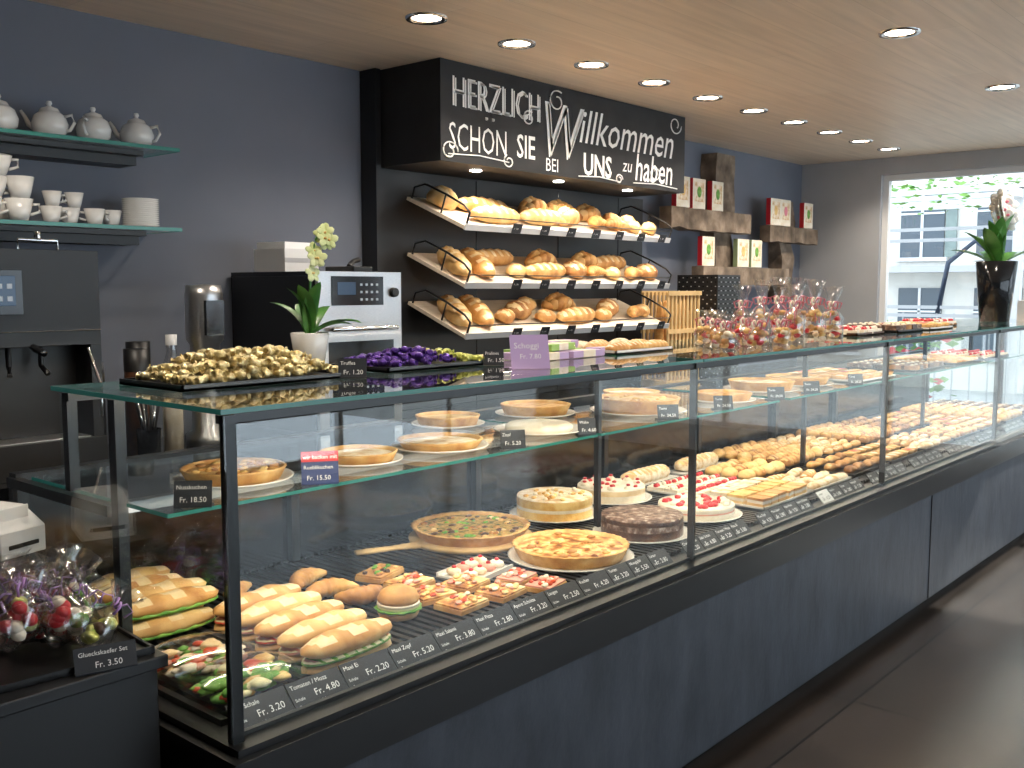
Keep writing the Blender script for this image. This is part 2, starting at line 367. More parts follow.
def cake(name,x,y,z,r,layers,top,bits=None,deco=None):
    b=MB();plate(b,r*1.2);z0=.006
    for (m,h) in layers:
        b.lathe([(0,z0),(r,z0),(r*1.005,z0+h*.5),(r,z0+h),(0,z0+h)],m,n=44,smooth=False);z0+=h
    b.lathe([(r,z0),(r*.99,z0+.005),(0,z0+.006)],top,n=44)
    if deco:
        for i in range(deco[1]):
            a=2*pi*i/deco[1];M=T(r*.82*math.cos(a),r*.82*math.sin(a),z0+.004)@SC(1,1,.7)
            b.lathe([(.018,0),(.019,.008),(.010,.018),(.0,.024)],deco[0],M,10)
            if len(deco)>2: b.ell((0,0,.026),(.009,.009,.008),deco[2],M,8,6)
    if bits:
        for q in range(bits[1]):
            a=R.random()*2*pi;rr=r*.85*math.sqrt(R.random());s=bits[2]
            b.ell((rr*math.cos(a),rr*math.sin(a),z0+.008),(s,s*.8,s*.6),R.choice(bits[0]),nu=7,nv=5,nz=.3,seed=q)
    return b.out(name,(x,y,z))
for i,y in enumerate((1.785,1.885,1.985,2.085,2.185)): sandwich(1.475+.008*i,y,ZD,.05+.02*(i%2),.28,[0,1,2,1,2][i],i)
b=MB()
for i in range(4):
    M=T(-.0+.02*(i%2),-.14+.085*i,0)@RZ(.08*R.uniform(-1,1))
    for q in (0,1):
        z=.012+q*.048;mm=M@T(.02*q,.02*q,z)
        b.loaf(.27,.085,.055,[CRUSTL,CRUST][(i+q)%2],CRUMB,mm,3,seed=i);b.loaf(.265,.087,.02,HAM if i%2 else LETT,EGG,mm@T(0,0,-.003),6,dep=.3,seed=i)
b.out('baguette_sandwich_stack',(1.29,2.40,ZD))
def salad(x,y,s=1.15,kind=0):
    b=MB();S=SC(s,s,1)
    pr=[(-.085,-.065),(.085,-.065),(.085,.065),(-.085,.065)]
    V=[(a,c,.0) for a,c in pr]+[(a*1.15,c*1.15,.05) for a,c in pr];F=[(i,(i+1)%4,4+(i+1)%4,4+i) for i in range(4)]
    b.add(V,F+[(0,1,2,3)],CELLO,S)
    ms=[LETT,LETT,LETT,TOM,EGG,CUSTARD] if kind else [CREAM,HAM,LETT,TOM,CRUMB,CREAM]
    for i in range(70):
        q=R.uniform(.012,.024);b.ell((R.uniform(-.075,.075),R.uniform(-.057,.057),R.uniform(.015,.043)),(q,q*R.uniform(.5,1),q*.45),R.choice(ms),S,8,5,.5,i)
    b.lathe([(.001,.070),(.05,.067),(.078,.058),(.09,.051)],CELLO,S@SC(1.12,.88,1),n=16)
    return b.out('salad_bowl',(x,y,ZD))
salad(1.205,1.81,kind=1);salad(1.205,2.0)
def obj_croissant(x,y,rz,L=.15,r=.033,m=CRUST,z=ZD): b=MB();b.croissant(L,r,m);return b.out('croissant',(x,y,z),rz)
obj_croissant(1.76,2.33,.4);obj_croissant(1.75,2.2,-.3);obj_croissant(1.77,2.07,2.9,.14,m=CRUSTD);obj_croissant(1.55,2.36,.9)
def burger(x,y):
    b=MB();b.lathe([(0,0),(.05,0),(.056,.012),(.052,.02),(0,.02)],CRUST,n=24)
    b.lathe([(0,.02),(.06,.02),(.062,.026),(0,.028)],LETT,n=36,mod=lambda a,r,z:1+.06*math.sin(11*a))
    b.lathe([(0,.027),(.056,.027),(.057,.034),(0,.035)],EGG,n=24);b.lathe([(0,.034),(.058,.034),(.056,.041),(0,.042)],CREAM,n=24)
    b.lathe([(0,.041),(.054,.041),(.057,.05),(.048,.068),(.025,.08),(0,.083)],CRUST,n=24);return b.out('burger_bun_sandwich',(x,y,ZD))
burger(1.77,1.93)
def toast(name,x,y,rz,c,w=.1,d=.075):
    b=MB();b.box(-w/2,w/2,-d/2,d/2,0,.014,CRUST);b.box(-w/2*.96,w/2*.96,-d/2*.96,d/2*.96,.014,.02,c[0])
    for i in range(16):
        s=R.uniform(.008,.014);b.ell((R.uniform(-w/2,w/2)*.8,R.uniform(-d/2,d/2)*.8,.024),(s,s*.8,s*.45),R.choice(c),nu=7,nv=5,nz=.4,seed=i)
    return b.out(name,(x,y,ZD),rz,bevel=.003)
toast('club_sandwich',1.98,2.24,.3,[CRUST,LETT,CHOC,QCH],.14,.09)
for (x,y) in ((1.97,2.10),(1.93,1.97),(1.93,1.85),(2.08,1.84),(2.07,1.97)):
    toast('pizza_slice',x,y,R.uniform(-.3,.3),[QCH,TOM,HAM,CREAM,CUSTARD],.12,.10)
for (x,y) in ((2.215,1.785),(2.215,1.895)): toast('ham_canape',x,y,.2,[HAM,CREAM,TOM],.11,.085)
b=MB();b.box(-.1,.1,-.07,.07,0,.006,WHITE);b.box(-.1,.1,-.075,-.068,0,.014,WHITE);b.box(-.1,.1,.068,.075,0,.014,WHITE)
for i in range(4):
    for j in range(2): b.ell((-.07+.047*i,-.032+.062*j,.016),(.021,.026,.014),[CREAM,SUGAR,HAM][(i+j)%3],nu=9,nv=6,nz=.2,seed=i);b.ell((-.07+.047*i,-.032+.062*j,.031),(.008,.008,.006),BERRY,nu=7,nv=5)
b.out('dessert_platter',(2.20,2.05,ZD),.15)
b=MB();b.lathe([(0,0),(.215,0),(.218,.008),(.215,.015),(0,.015)],LIGHTW,n=44)
b.tube([(-.20,.05,.008),(-.29,.085,.008),(-.38,.12,.008),(-.41,.132,.008)],[.03,.02,.024,.02],LIGHTW,n=10,flat=.35)
b.out('wooden_cake_paddle',(2.50,2.35,ZD))
tart('spinach_quiche',2.50,2.35,ZD+.0155,.208,.032,QSP,pl=False,bits=([LETT,CHOC,QCH,CRUSTD],60,.013))
tart('cheese_quiche',2.525,1.93,ZD,.19,.04,QCH,pl=True,bits=([QCH,CUSTARD,CRUSTD],30,.016),pf=1.07)
cake('layered_cream_torte',2.97,2.35,ZD,.145,[(CUSTARD,.03),(CREAM,.012),(CUSTARD,.03)],SUGAR,bits=([CUSTARD,CREAM,APPLE],30,.012))
cake('chocolate_torte',2.94,1.93,ZD,.145,[(CHOC,.03),(CHOCT,.02),(CHOC,.015)],CHOCT)
cake('strawberry_torte',3.33,1.94,ZD,.145,[(CREAM,.022),(HAM,.006),(CREAM,.012)],CREAM,bits=([BERRY,BERRY,CREAM,CREAM],40,.018))
cake('raspberry_torte',3.36,2.36,ZD,.14,[(CREAM,.03),(CRUMB,.02)],CREAM,deco=(CREAM,10,BERRY),bits=([BERRY],14,.012))
def tray(b,w,d,m=BLACKM):
    b.box(-w/2,w/2,-d/2,d/2,0,.006,m);b.box(-w/2,w/2,-d/2,-d/2+.006,0,.014,m);b.box(-w/2,w/2,d/2-.006,d/2,0,.014,m);b.box(-w/2,-w/2+.006,-d/2,d/2,0,.014,m);b.box(w/2-.006,w/2,-d/2,d/2,0,.014,m)
def traymix(name,x,y,z,w,d,kind,n=(5,4),rz=0,trm=BLACKM):
    b=MB();tray(b,w,d,trm)
    for i in range(n[0]):
        for j in range(n[1]):
            cx=-w/2+w*(i+.5)/n[0];cy=-d/2+d*(j+.5)/n[1];pw=w/n[0];pd=d/n[1];M=T(cx+R.uniform(-.06,.06)*pw,cy+R.uniform(-.06,.06)*pd,.0065)@RZ(R.uniform(-.2,.2));sd=i*7+j
            if kind=='slice':
                b.box(-pw*.42,pw*.42,-pd*.42,pd*.42,0,.018,CRUSTL,M);b.box(-pw*.42,pw*.42,-pd*.42,pd*.42,.018,.03,CREAM,M);b.box(-pw*.43,pw*.43,-pd*.43,pd*.43,.03,.04,[CRUST,CUSTARD,SUGAR][j%3],M)
            elif kind=='berry':
                b.box(-pw*.42,pw*.42,-pd*.42,pd*.42,0,.02,CREAM,M)
                for q in range(3): b.ell((-pw*.26+q*pw*.26,0,.024),(.012,.012,.01),R.choice([BERRY,BERRY,CREAM]),M,7,5)
            elif kind=='roll': b.loaf(pw*.95,pd*.85,.06,R.choice([CRUST,CRUSTL,CRUSTD]),CRUSTL,M,3,seed=sd)
            elif kind=='stick': b.loaf(pw*.95,pd*.8,.04,R.choice([CRUST,SUGAR,PIE]),SUGAR,M,6,seed=sd)
            elif kind=='cross': b.croissant(pw*.85,min(pw,pd)*.26,R.choice([CRUST,CRUSTD]),M)
            elif kind=='choc': b.box(-pw*.4,pw*.4,-pd*.4,pd*.4,0,.03,R.choice([CHOC,CHOCT,CRUSTD]),M);b.ell((0,0,.03),(.012,.012,.008),CREAM,M,7,5)
            elif kind=='tartlet':
                r=min(pw,pd)*.45;b.lathe([(0,0),(r*.75,0),(r,.022),(r*.9,.024),(r*.85,.016),(0,.018)],PIE,M,16)
                b.ell((0,0,.018),(r*.75,r*.75,.009),R.choice([BERRY,CUSTARD,CREAM,APPLE]),M,9,6,.2,sd)
            elif kind=='danish':
                r=min(pw,pd)*.46;b.lathe([(0,0),(r*.95,0),(r,.012),(r*.8,.026),(r*.6,.018),(r*.4,.028),(0,.022)],R.choice([CRUST,CRUSTL]),M,18,mod=lambda a,rr,zz:1+.05*math.sin(5*a));b.ell((0,0,.024),(r*.3,r*.3,.007),R.choice([CUSTARD,SUGAR,BERRY]),M,8,5)
    return b.out(name,(x,y,z),rz)
def strudel(x,y,z,L,rz=0):
    b=MB();b.box(-L/2-.02,L/2+.02,-.055,.055,0,.004,WHITE);b.loaf(L,.085,.075,SUGAR,CRUSTL,T(0,0,.004),10,seed=2,p=6);return b.out('apple_strudel',(x,y,z),rz)
traymix('cream_slice_tray',3.77,1.90,ZD,.42,.26,'slice',(6,3),trm=WHITE)
traymix('berry_slice_tray',3.77,2.20,ZD,.40,.26,'berry',(6,3),trm=WHITE)
strudel(3.77,2.46,ZD,.36);strudel(4.22,2.46,ZD,.36)
traymix('filled_pastry_tray',4.22,1.90,ZD,.40,.26,'stick',(2,4),trm=WHITE)
traymix('nut_roll_tray',4.22,2.20,ZD,.40,.26,'roll',(4,3))
traymix('puff_pastry_tray',4.69,2.32,ZD,.44,.44,'roll',(5,6))
traymix('croissant_tray',4.69,1.92,ZD,.44,.28,'cross',(4,3))
traymix('danish_pastry_tray',5.17,2.32,ZD,.46,.44,'stick',(4,7))
traymix('tartlet_tray',5.17,1.92,ZD,.46,.28,'tartlet',(6,3))
traymix('nut_roll_tray',5.67,2.32,ZD,.46,.44,'roll',(6,6));traymix('filled_pastry_tray',5.67,1.92,ZD,.46,.28,'stick',(3,5))
traymix('croissant_tray',6.17,2.32,ZD,.46,.44,'cross',(5,5));traymix('danish_pastry_tray',6.17,1.92,ZD,.46,.28,'danish',(6,3))
traymix('tartlet_tray',6.66,2.12,ZD,.46,.7,'tartlet',(6,8));traymix('nut_roll_tray',7.14,2.12,ZD,.44,.7,'roll',(5,8));traymix('chocolate_slice_tray',7.6,2.12,ZD,.42,.7,'choc',(6,8))
ZS=1.1305
tart('apple_tart',1.38,2.09,ZS,.125,.028,APPLE,bits=([APPLE,CUSTARD,CRUSTD],36,.014))
tart('apricot_tart',1.75,2.06,ZS,.105,.024,SUGAR)
tart('powdered_tart',2.06,2.06,ZS,.125,.022,SUGAR,rim=.02)
tart('apple_tart',2.42,2.38,ZS,.11,.03,CUSTARD)
b=MB();plate(b,.15);b.lathe([(0,.006),(.11,.006),(.112,.02),(.1,.03),(0,.032)],CREAM,n=32);b.out('cream_pie',(2.52,2.06,ZS))
tart('plum_tart',2.84,2.34,ZS,.13,.035,APPLE)
tart('custard_tart',3.16,2.10,ZS,.16,.05,CUSTARD,bits=([APPLE,CUSTARD],20,.014))
tart('apple_tart',3.50,2.36,ZS,.12,.03,SUGAR);tart('custard_tart',3.70,2.04,ZS,.12,.03,APPLE);tart('powdered_tart',4.2,2.12,ZS,.15,.04,SUGAR);tart('apple_tart',4.58,2.12,ZS,.15,.035,CUSTARD)
traymix('tartlet_tray',5.1,2.12,ZS,.5,.4,'tartlet',(6,5),trm=WHITE);traymix('chocolate_slice_tray',5.9,2.12,ZS,.5,.4,'choc',(6,5));traymix('danish_pastry_tray',6.6,2.12,ZS,.5,.4,'danish',(6,5));traymix('berry_slice_tray',7.25,2.12,ZS,.5,.4,'berry',(6,5))
def ptag(x,y,z,w,h,rz,l1,l2,back=TAG,red=False,tilt=-.2):
    b=MB();M=RX(tilt)
    b.box(-w/2,w/2,0,.003,0,h,back,M);b.box(-w/2,w/2,0,.03,0,.004,back)
    if red: b.box(-w/2,w/2,-.001,.003,h,h*1.45,RED,M);b.text('wir backen mit',.0135,TXT,M@T(-w/2+.004,-.0015,h*1.12)@RX(pi/2),bold=.0002)
    b.text(l1,.013,TXT,M@T(-w/2+.005,-.001,h*.68)@RX(pi/2));b.text(l2,.016,TXT,M@T(-w/2+.012,-.001,h*.2)@RX(pi/2))
    return b.out('price_tag',(x,y,z),rz)
ptag(1.15,1.90,ZS,.08,.058,-.75,'Nusskuchen','Fr. 18.50');ptag(1.49,1.895,ZS,.088,.055,-.6,'Rueblikuchen','Fr. 15.50',BLUE,True)
ptag(2.20,1.895,ZS,.075,.055,-.6,'Zopf','Fr. 5.20');ptag(2.56,1.893,ZS,.06,.055,-.6,'Wahe','Fr. 4.60')
for x in (3.05,3.45,3.9,4.25,4.75): ptag(x,1.895,ZS,.08,.055,-.6,'Torte','Fr. 24.50')
# ---------------- on top of the case
ZP=ZT+.0008
def truffles(name,x,y,w,d,mats,n,s,rz=0,hh=.05,trm=BLACKM):
    b=MB();tray(b,w,d,trm)
    for i in range(n):
        px=R.uniform(-.5,.5);py=R.uniform(-.5,.5);e=(1-abs(2*px)**3)*(1-abs(2*py)**3)
        cx,cy=px*w*.88,py*d*.88;cz=.012+s*.5+hh*e*R.random();a=R.random()*pi;M=T(cx,cy,cz)@RZ(a)@RX(R.uniform(-.4,.4))
        mm=mats(px) if callable(mats) else mats
        b.ell((0,0,0),(s,s*.75,s*.7),mm,M,8,6,.25,i)
        for q in (-1,1): b.lathe([(s*.12,0),(s*.5,s*.55)],mm,M@T(q*s*.85,0,0)@RY(q*pi/2),7)
    return b.out(name,(x,y,ZP),rz)
truffles('gold_wrapped_chocolate_tray',1.40,2.08,.48,.27,GOLD,260,.0155,.0,.06)
truffles('purple_wrapped_chocolate_tray',1.98,2.09,.40,.24,lambda px: PURP if px<.17 else LIME,150,.015,0,.03)
ptag(1.62,1.925,ZP,.07,.05,-.7,'Truffes','Fr. 1.20');ptag(2.17,1.945,ZP,.06,.045,-.7,'Pralines','Fr. 1.50')
def leaf(b,M,L,w,m,droop=.5,n=8):
    V=[];F=[]
    for i in range(n+1):
        u=i/n;ww=w*math.sin(pi*min(1,u*.92+.08))**.7;x=L*u;z=L*.75*u-droop*L*u*u
        V+= [(x,-ww/2,z+ww*.15),(x,0,z),(x,ww/2,z+ww*.15)]
    for i in range(n):
        for j in (0,1): F.append((i*3+j,i*3+j+1,(i+1)*3+j+1,(i+1)*3+j))
    b.add(V,F,m,M,True)
def blossom(b,M,s,m,m2):
    for i in range(5):
        a=2*pi*i/5+pi/2;MM=M@RZ(a)@T(s*.5,0,0);b.ell((0,0,0),(s*.55,s*.36 if i%2 else s*.45,s*.08),m,MM,8,5)
    b.ell((0,0,s*.12),(s*.18,s*.15,s*.2),m2,M,7,5)
def orchid(name,x,y,z,pot,pr,ph,sh,pm,pe,nl,ll,flowers,lean,fs,dr=.35,k0=6):
    b=MB();b.lathe([(0,0),(pr*.72,0),(pr,ph),(pr*.96,ph+.003),(pr*.9,ph*.9),(0,ph*.88)],pot,n=28)
    for i in range(nl): leaf(b,T(0,0,ph*.9)@RZ(i*2.4+.3)@RY(-.45*((i+1)%3)),ll*(.75+.25*((i*37)%5)/5),ll*.28,LEAF,dr)
    P=[];k=14
    for i in range(k+1):
        u=i/k;P.append((lean[0]*u**2,lean[1]*u**2,ph*.9+sh*math.sin(u*pi*.62)/math.sin(pi*.62)*1.0))
    b.tube(P,.0035,LEAF,n=6)
    for i in range(flowers):
        q=P[k-i*(k-k0)//max(1,flowers)];M=T(q[0]+R.uniform(-.5,.5)*fs,q[1]-.01+R.uniform(-.5,.5)*fs,q[2]-.3*fs+R.uniform(-.6,.6)*fs)@RZ(R.uniform(-1.2,.2))@RX(pi/2-.2)
        blossom(b,M,fs,pm,pe)
    return b.out(name,(x,y,z))
orchid('potted_orchid',1.71,2.21,ZP,WHITE,.052,.10,.26,ORCH,CUSTARD,8,.17,10,(.05,-.02),.026,.5,4)
b=MB()
for (cx,cy,cz,l,m,a) in ((-.12,-.06,.012,.17,LILAC,.05),(-.12,.02,.012,.17,LILAC,-.05),(.07,-.06,.012,.17,LILAC,.0),(.07,.03,.012,.17,GREENW,.1),(.2,.12,.012,.17,LILAC,.0),(0,.12,.012,.17,GREENW,0),(-.02,-.02,.036,.17,GREENW,.2),(.12,.08,.036,.17,LILAC,.1),(.28,.0,.012,.16,LILAC,.1)):
    M=T(cx,cy,cz)@RZ(a);b.cbox((0,0,0),(l,.06,.022),m,M);b.cbox((0,0,0),(l+.03,.05,.004),CELLO,M);b.cbox((0,0,.0005),(l*.4,.061,.023),CREAM,M)
b.out('wrapped_chocolate_bars',(2.55,2.02,ZP),0,bevel=.004)
b=MB();M=RX(-.35);b.box(-.055,.055,0,.003,0,.1,LILAC,M);b.text('Schoggi',.024,TXT,M@T(-.045,-.001,.06)@RX(pi/2));b.text('Fr. 7.80',.02,TXT,M@T(-.03,-.001,.03)@RX(pi/2));b.box(-.055,.055,0,.045,0,.003,LILAC)
b.out('menu_card',(2.13,1.77,ZP),-.65)
traymix('filled_pastry_tray',2.95,2.05,ZP,.36,.24,'stick',(3,3),trm=WHITE)
def giftbag(x,y,h,seed):
    r=R.uniform(.038,.046);b=MB()
    b.lathe([(0,0),(r,0),(r*1.05,h*.4),(r*.35,h*.6),(r*.25,h*.64),(r*.9,h*.95),(r*1.05,h)],CELLO,n=12,mod=lambda a,rr,z:1+.12*math.sin(5*a+seed))
    for i in range(18): b.ell((R.uniform(-.65,.65)*r,R.uniform(-.65,.65)*r,.012+R.random()*h*.46),(.017,.015,.011),R.choice([CRUSTL,CREAM,CRUST,SUGAR,BERRY,CUSTARD]),nu=8,nv=5,nz=.3,seed=i)
    for i in range(6):
        a=i*pi*2/6;c,s=math.cos(a),math.sin(a);z=h*.62
        b.tube([(0,0,z),(c*.018,s*.018,z+.024),(c*.038,s*.038,z+.016),(c*.03,s*.03,z-.008),(c*.01,s*.01,z-.002)],.0045,PINK if i%3 else CREAM,n=5,flat=.5)
    for i in range(3):
        a=R.random()*6;b.tube([(0,0,h*.62),(math.cos(a)*.035,math.sin(a)*.035,h*.5),(math.cos(a)*.045,math.sin(a)*.045,h*.3)],.003,PINK,n=4,flat=.4)
    return b.out('gift_bag_with_ribbon',(x,y,ZP))
k=0
for (x,y,h) in ((3.24,1.78,.13),(3.34,1.88,.14),(3.42,1.75,.13),(3.54,1.86,.14),(3.62,1.75,.13),(3.46,1.99,.14),
                (3.84,1.80,.24),(3.95,1.92,.27),(4.02,1.79,.26),(3.84,2.03,.24),(4.14,1.92,.27),(4.22,1.80,.23),(4.07,2.06,.26)): k+=1;giftbag(x,y,h,k)
traymix('chocolate_box_tray',4.75,1.98,ZP,.34,.3,'berry',(5,4),trm=CHOC);traymix('chocolate_slice_tray',5.2,1.95,ZP,.36,.3,'choc',(5,4));traymix('tartlet_tray',5.68,1.95,ZP,.38,.3,'tartlet',(5,4),trm=WHITE)
traymix('chocolate_box_tray',6.2,2.05,ZP,.3,.25,'berry',(5,4),trm=CRUSTD)
orchid('potted_orchid',7.25,1.96,ZP,BLACKG,.13,.40,.42,ORCHW,PINK,12,.36,16,(.1,.0),.075,.35,5)
b=MB();b.box(0,.2,0,.15,0,.14,WHITEM);b.box(.01,.19,-.001,.0,.01,.13,CREAM);b.out('paper_bag',(7.45,1.72,ZP))
# ---------------- left cash counter
b=MB();b.box(-.4,.99,1.78,2.5,0,.86,BLACK);b.box(-.42,1.0,1.755,2.52,.86,.885,BLACKM)
b.out('cash_counter',bevel=.003)
b=MB();b.box(-.16,.16,-.14,.14,0,.11,BLACK);b.box(-.15,.15,-.144,-.14,.01,.1,BLACKM);b.tube([(-.03,-.15,.055),(.03,-.15,.055)],.004,CHROME);b.out('cash_drawer',(.83,2.36,.886),bevel=.004)
b=MB();b.box(-.06,.06,-.075,.075,0,.06,WHITEM)
b.add([(-.06,-.075,.06),(.06,-.075,.06),(.06,.075,.06),(-.06,.075,.06),(-.05,-.02,.105),(.05,-.02,.105),(.05,.07,.105),(-.05,.07,.105)],[(0,1,5,4),(1,2,6,5),(2,3,7,6),(3,0,4,7),(4,5,6,7)],WHITEM)
b.box(-.04,.04,-.078,-.074,.02,.03,BLACK);b.box(-.038,.038,-.05,-.046,.07,.11,PAPER)
b.out('receipt_printer',(.935,2.36,.9965),.3,bevel=.006)
b=MB();M=T(0,0,.12)@RX(.35);b.box(-.17,.17,-.015,.015,0,.25,BLACKM,M);b.box(-.16,.16,.0155,.017,.015,.235,SCRN,M);b.tube([(0,0,.01),(0,.01,.16)],.02,BLACKM);b.box(-.09,.09,-.07,.07,0,.012,BLACKM)
b.out('cash_register_screen',(.42,2.33,.886),.4,bevel=.003)
b=MB();tray(b,.46,.40)
for i in range(44):
    cx=R.uniform(-.19,.20);cy=R.uniform(-.15,.16);M=T(cx,cy,.014+.07*R.random()*max(.15,1-abs(cx)*3))@RZ(R.random()*6)@RX(R.uniform(-.9,.9))@SC(1.15,1.15,1.1)
    b.lathe([(0,0),(.03,0),(.036,.03),(.026,.055),(.009,.075),(.007,.082),(.036,.118)],CELLO,M,10,mod=lambda a,r,z:1+.2*math.sin(4*a+cx*50))
    c1=R.choice([BERRY,BERRY,LETT,LIME])
    for q in range(6): b.ell((R.uniform(-.016,.016),R.uniform(-.016,.016),.012+.008*q),(.013,.013,.011),R.choice([c1,c1,c1,CREAM,CHOC]),M,8,6)
    if i%2:
        for q in range(4):
            a=q*2*pi/4;c,s=math.cos(a),math.sin(a);b.tube([(0,0,.078),(c*.014,s*.014,.094),(c*.03,s*.03,.088),(c*.024,s*.024,.072)],.0025,PURR,M,5,.4)
b.out('wrapped_marzipan_bag_tray',(.77,1.995,.886),-.08)
b=MB();M=RX(-.35);b.box(-.055,.055,0,.003,0,.05,TAG,M);b.text('Glueckskaefer Set',.012,TXT,M@T(-.048,-.001,.033)@RX(pi/2));b.text('Fr. 3.50',.016,TXT,M@T(-.02,-.001,.01)@RX(pi/2));b.box(-.055,.055,0,.015,0,.003,TAG)
b.out('price_tag',(.875,1.757,.886),-.3)
# ---------------- back counter and equipment
b=MB();b.box(1.0,8.5,3.38,3.99,.08,.91,BLACK);b.box(.98,8.5,3.35,3.99,.91,.95,BLACKG);b.box(1.0,8.5,3.42,3.99,0,.08,BLACK)
for i in range(10): b.box(1.05+i*.74,1.75+i*.74,3.365,3.38,.12,.88,BLACKG)
b.out('back_counter')
# espresso machine
b=MB();b.box(0,.46,0,.5,0,.12,BLACK);b.box(0,.46,.14,.5,.12,.78,BLACK);b.box(0,.46,.02,.14,.45,.78,BLACK);b.box(0,.04,.02,.14,.12,.45,BLACK);b.box(.42,.46,.02,.14,.12,.45,BLACK)
b.box(.04,.19,.012,.02,.56,.71,BLACKG);b.box(.065,.165,.008,.0125,.59,.69,SCRN)
for i in range(3):
    for j in range(2): b.box(.072+.032*i,.09+.032*i,.006,.009,.605+.042*j,.622+.042*j,SCRW)
b.box(.0,.46,.015,.02,.50,.503,CHROME)
b.tube([(.16,.08,.46),(.16,.08,.38),(.15,.05,.35)],.010,BLACKM);b.tube([(.27,.08,.46),(.27,.08,.38),(.28,.05,.35)],.010,BLACKM)
b.tube([(.22,.05,.46),(.22,.0,.44),(.22,-.06,.43)],.012,BLACKG)
b.tube([(.40,.0,.44),(.42,-.05,.3),(.41,-.06,.2)],.006,CHROME)
b.box(.05,.41,.02,.42,.12,.125,STEEL);b.lathe([(.07,.78),(.1,.88),(.1,.90),(0,.91)],BLACKG,T(.12,.3,0),20)
b.tube([(.26,.2,.78),(.26,.2,.82),(.40,.2,.82),(.40,.2,.78)],.006,CHROME);b.tube([(.33,.2,.82),(.33,.2,.85)],.012,CHROME)
b.out('espresso_machine',(1.29,3.44,.9505),bevel=.006)
b=MB();b.box(0,.47,.02,.63,0,.72,BLACKG);b.box(-.002,.0,.03,.62,.03,.70,BLACKM);b.box(0,.47,0,.02,.50,.72,STEEL);b.box(0,.47,0,.02,0,.50,STEEL);b.box(.05,.42,-.002,.0,.06,.42,BLACKG)
b.box(.07,.36,-.004,.0,.575,.70,BLACKG);b.box(.10,.20,-.006,-.004,.62,.675,SCRN)
for i in range(4):
    for j in range(3): b.box(.225+.03*i,.238+.03*i,-.006,-.004,.595+.032*j,.605+.032*j,SCRW)
b.tube([(.05,-.03,.475),(.42,-.03,.475)],.01,CHROME);b.box(.05,.07,-.03,0,.468,.482,CHROME);b.box(.40,.42,-.03,0,.468,.482,CHROME)
b.lathe([(0,0),(.022,0),(.02,.02),(0,.02)],BLACK,T(.42,0,.63)@RX(pi/2),16)
b.out('steam_oven',(2.64,3.35,.9505),bevel=.004)
b=MB();b.box(0,.20,0,.2,0,.1,WHITEM);b.box(.02,.2,.02,.2,.1,.13,PAPER);b.box(.0,.2,-.001,0,.04,.06,PLASTICG);b.out('napkin_box',(2.66,3.6,1.6715),.1,bevel=.004)
b=MB();b.box(0,.12,0,.18,0,.025,BLACK);b.tube([(.02,.05,.025),(.1,.1,.05),(.16,.12,.06)],.012,BLACK);b.out('handheld_scanner',(2.92,3.45,1.6715),.1,bevel=.004)
b=MB();b.lathe([(0,0),(.085,0),(.085,.05),(.06,.07),(.06,.42),(.075,.44),(.075,.62),(.07,.66),(0,.665)],STEEL,n=28);b.box(-.04,.04,-.082,-.05,.46,.6,BLACKG);b.box(-.05,.05,-.09,-.02,.25,.36,BLACK);b.tube([(-.04,-.06,.3),(-.04,-.14,.28),(.04,-.14,.28),(.04,-.06,.3)],.006,CHROME)
b.out('milk_frother_dispenser',(2.27,3.62,.9505))
def can(name,x,y,r,h,m,m2):
    b=MB();b.lathe([(0,0),(r,0),(r,h*.8),(r*.95,h*.82)],m,n=20);b.lathe([(r*1.02,h*.8),(r*1.02,h),(0,h)],m2,n=20);return b.out(name,(x,y,.9505))
TINY=nmat('tin_yellow',[(.4,(.5,.35,.05)),(.6,(.6,.45,.1))],8,.4)
can('coffee_tin',1.93,3.55,.045,.42,CHOC,BLACK);can('coffee_tin',2.01,3.68,.045,.44,TINY,BLACK);can('coffee_tin',1.86,3.75,.04,.36,BLACK,STEEL)
b=MB();b.lathe([(0,0),(.04,0),(.04,.34),(.02,.40),(.02,.44)],CELLO,n=18);b.lathe([(0,.01),(.036,.01),(.036,.33),(0,.33)],CREAM,n=18);b.lathe([(.022,.43),(.022,.47),(0,.47)],WHITEM,n=18);b.out('milk_bottle',(2.06,3.52,.9505))
b=MB();b.lathe([(0,0),(.04,0),(.045,.13)],BLACKG,n=18)
for i in range(8):
    a=i*.8;b.tube([(0,0,.02),(.05*math.cos(a),.05*math.sin(a),.26+.02*(i%3))],.005,[CHROME,BLACK][i%2],n=6);b.ell((.052*math.cos(a),.052*math.sin(a),.28+.02*(i%3)),(.014,.006,.02),[CHROME,BLACK][i%2],nu=8,nv=5)
b.out('spoon_holder',(1.90,3.42,.9505))
def wshelf(z):
    b=MB();b.box(.6,2.24,3.72,3.998,z,z+.012,GLASS);b.box(.6,2.24,3.715,3.72,z-.001,z+.013,EDGE);b.box(2.24,2.244,3.72,3.998,z-.001,z+.013,EDGE)
    b.box(.7,2.13,3.86,3.998,z-.055,z-.001,BLACK);b.box(.7,2.13,3.80,3.86,z-.02,z-.001,BLACK);return b.out('wall_shelf')
wshelf(2.15);wshelf(1.83)
def teapot(x,y,z,rz):
    b=MB();S=SC(.88,.88,.92)
    b.lathe([(0,0),(.045,0),(.07,.025),(.075,.055),(.062,.09),(.04,.105),(.036,.107)],WHITE,S,n=24);b.lathe([(.042,.105),(.035,.118),(.012,.126),(.008,.13),(.013,.138),(.01,.148),(0,.15)],WHITE,S,n=20)
    b.tube([(.06,0,.04),(.09,0,.055),(.105,0,.085),(.122,0,.11)],[.016,.012,.009,.007],WHITE,S);b.tube([(-.06,0,.085),(-.095,0,.092),(-.105,0,.06),(-.085,0,.03),(-.066,0,.028)],.007,WHITE,S)
    return b.out('teapot',(x,y,z),rz)
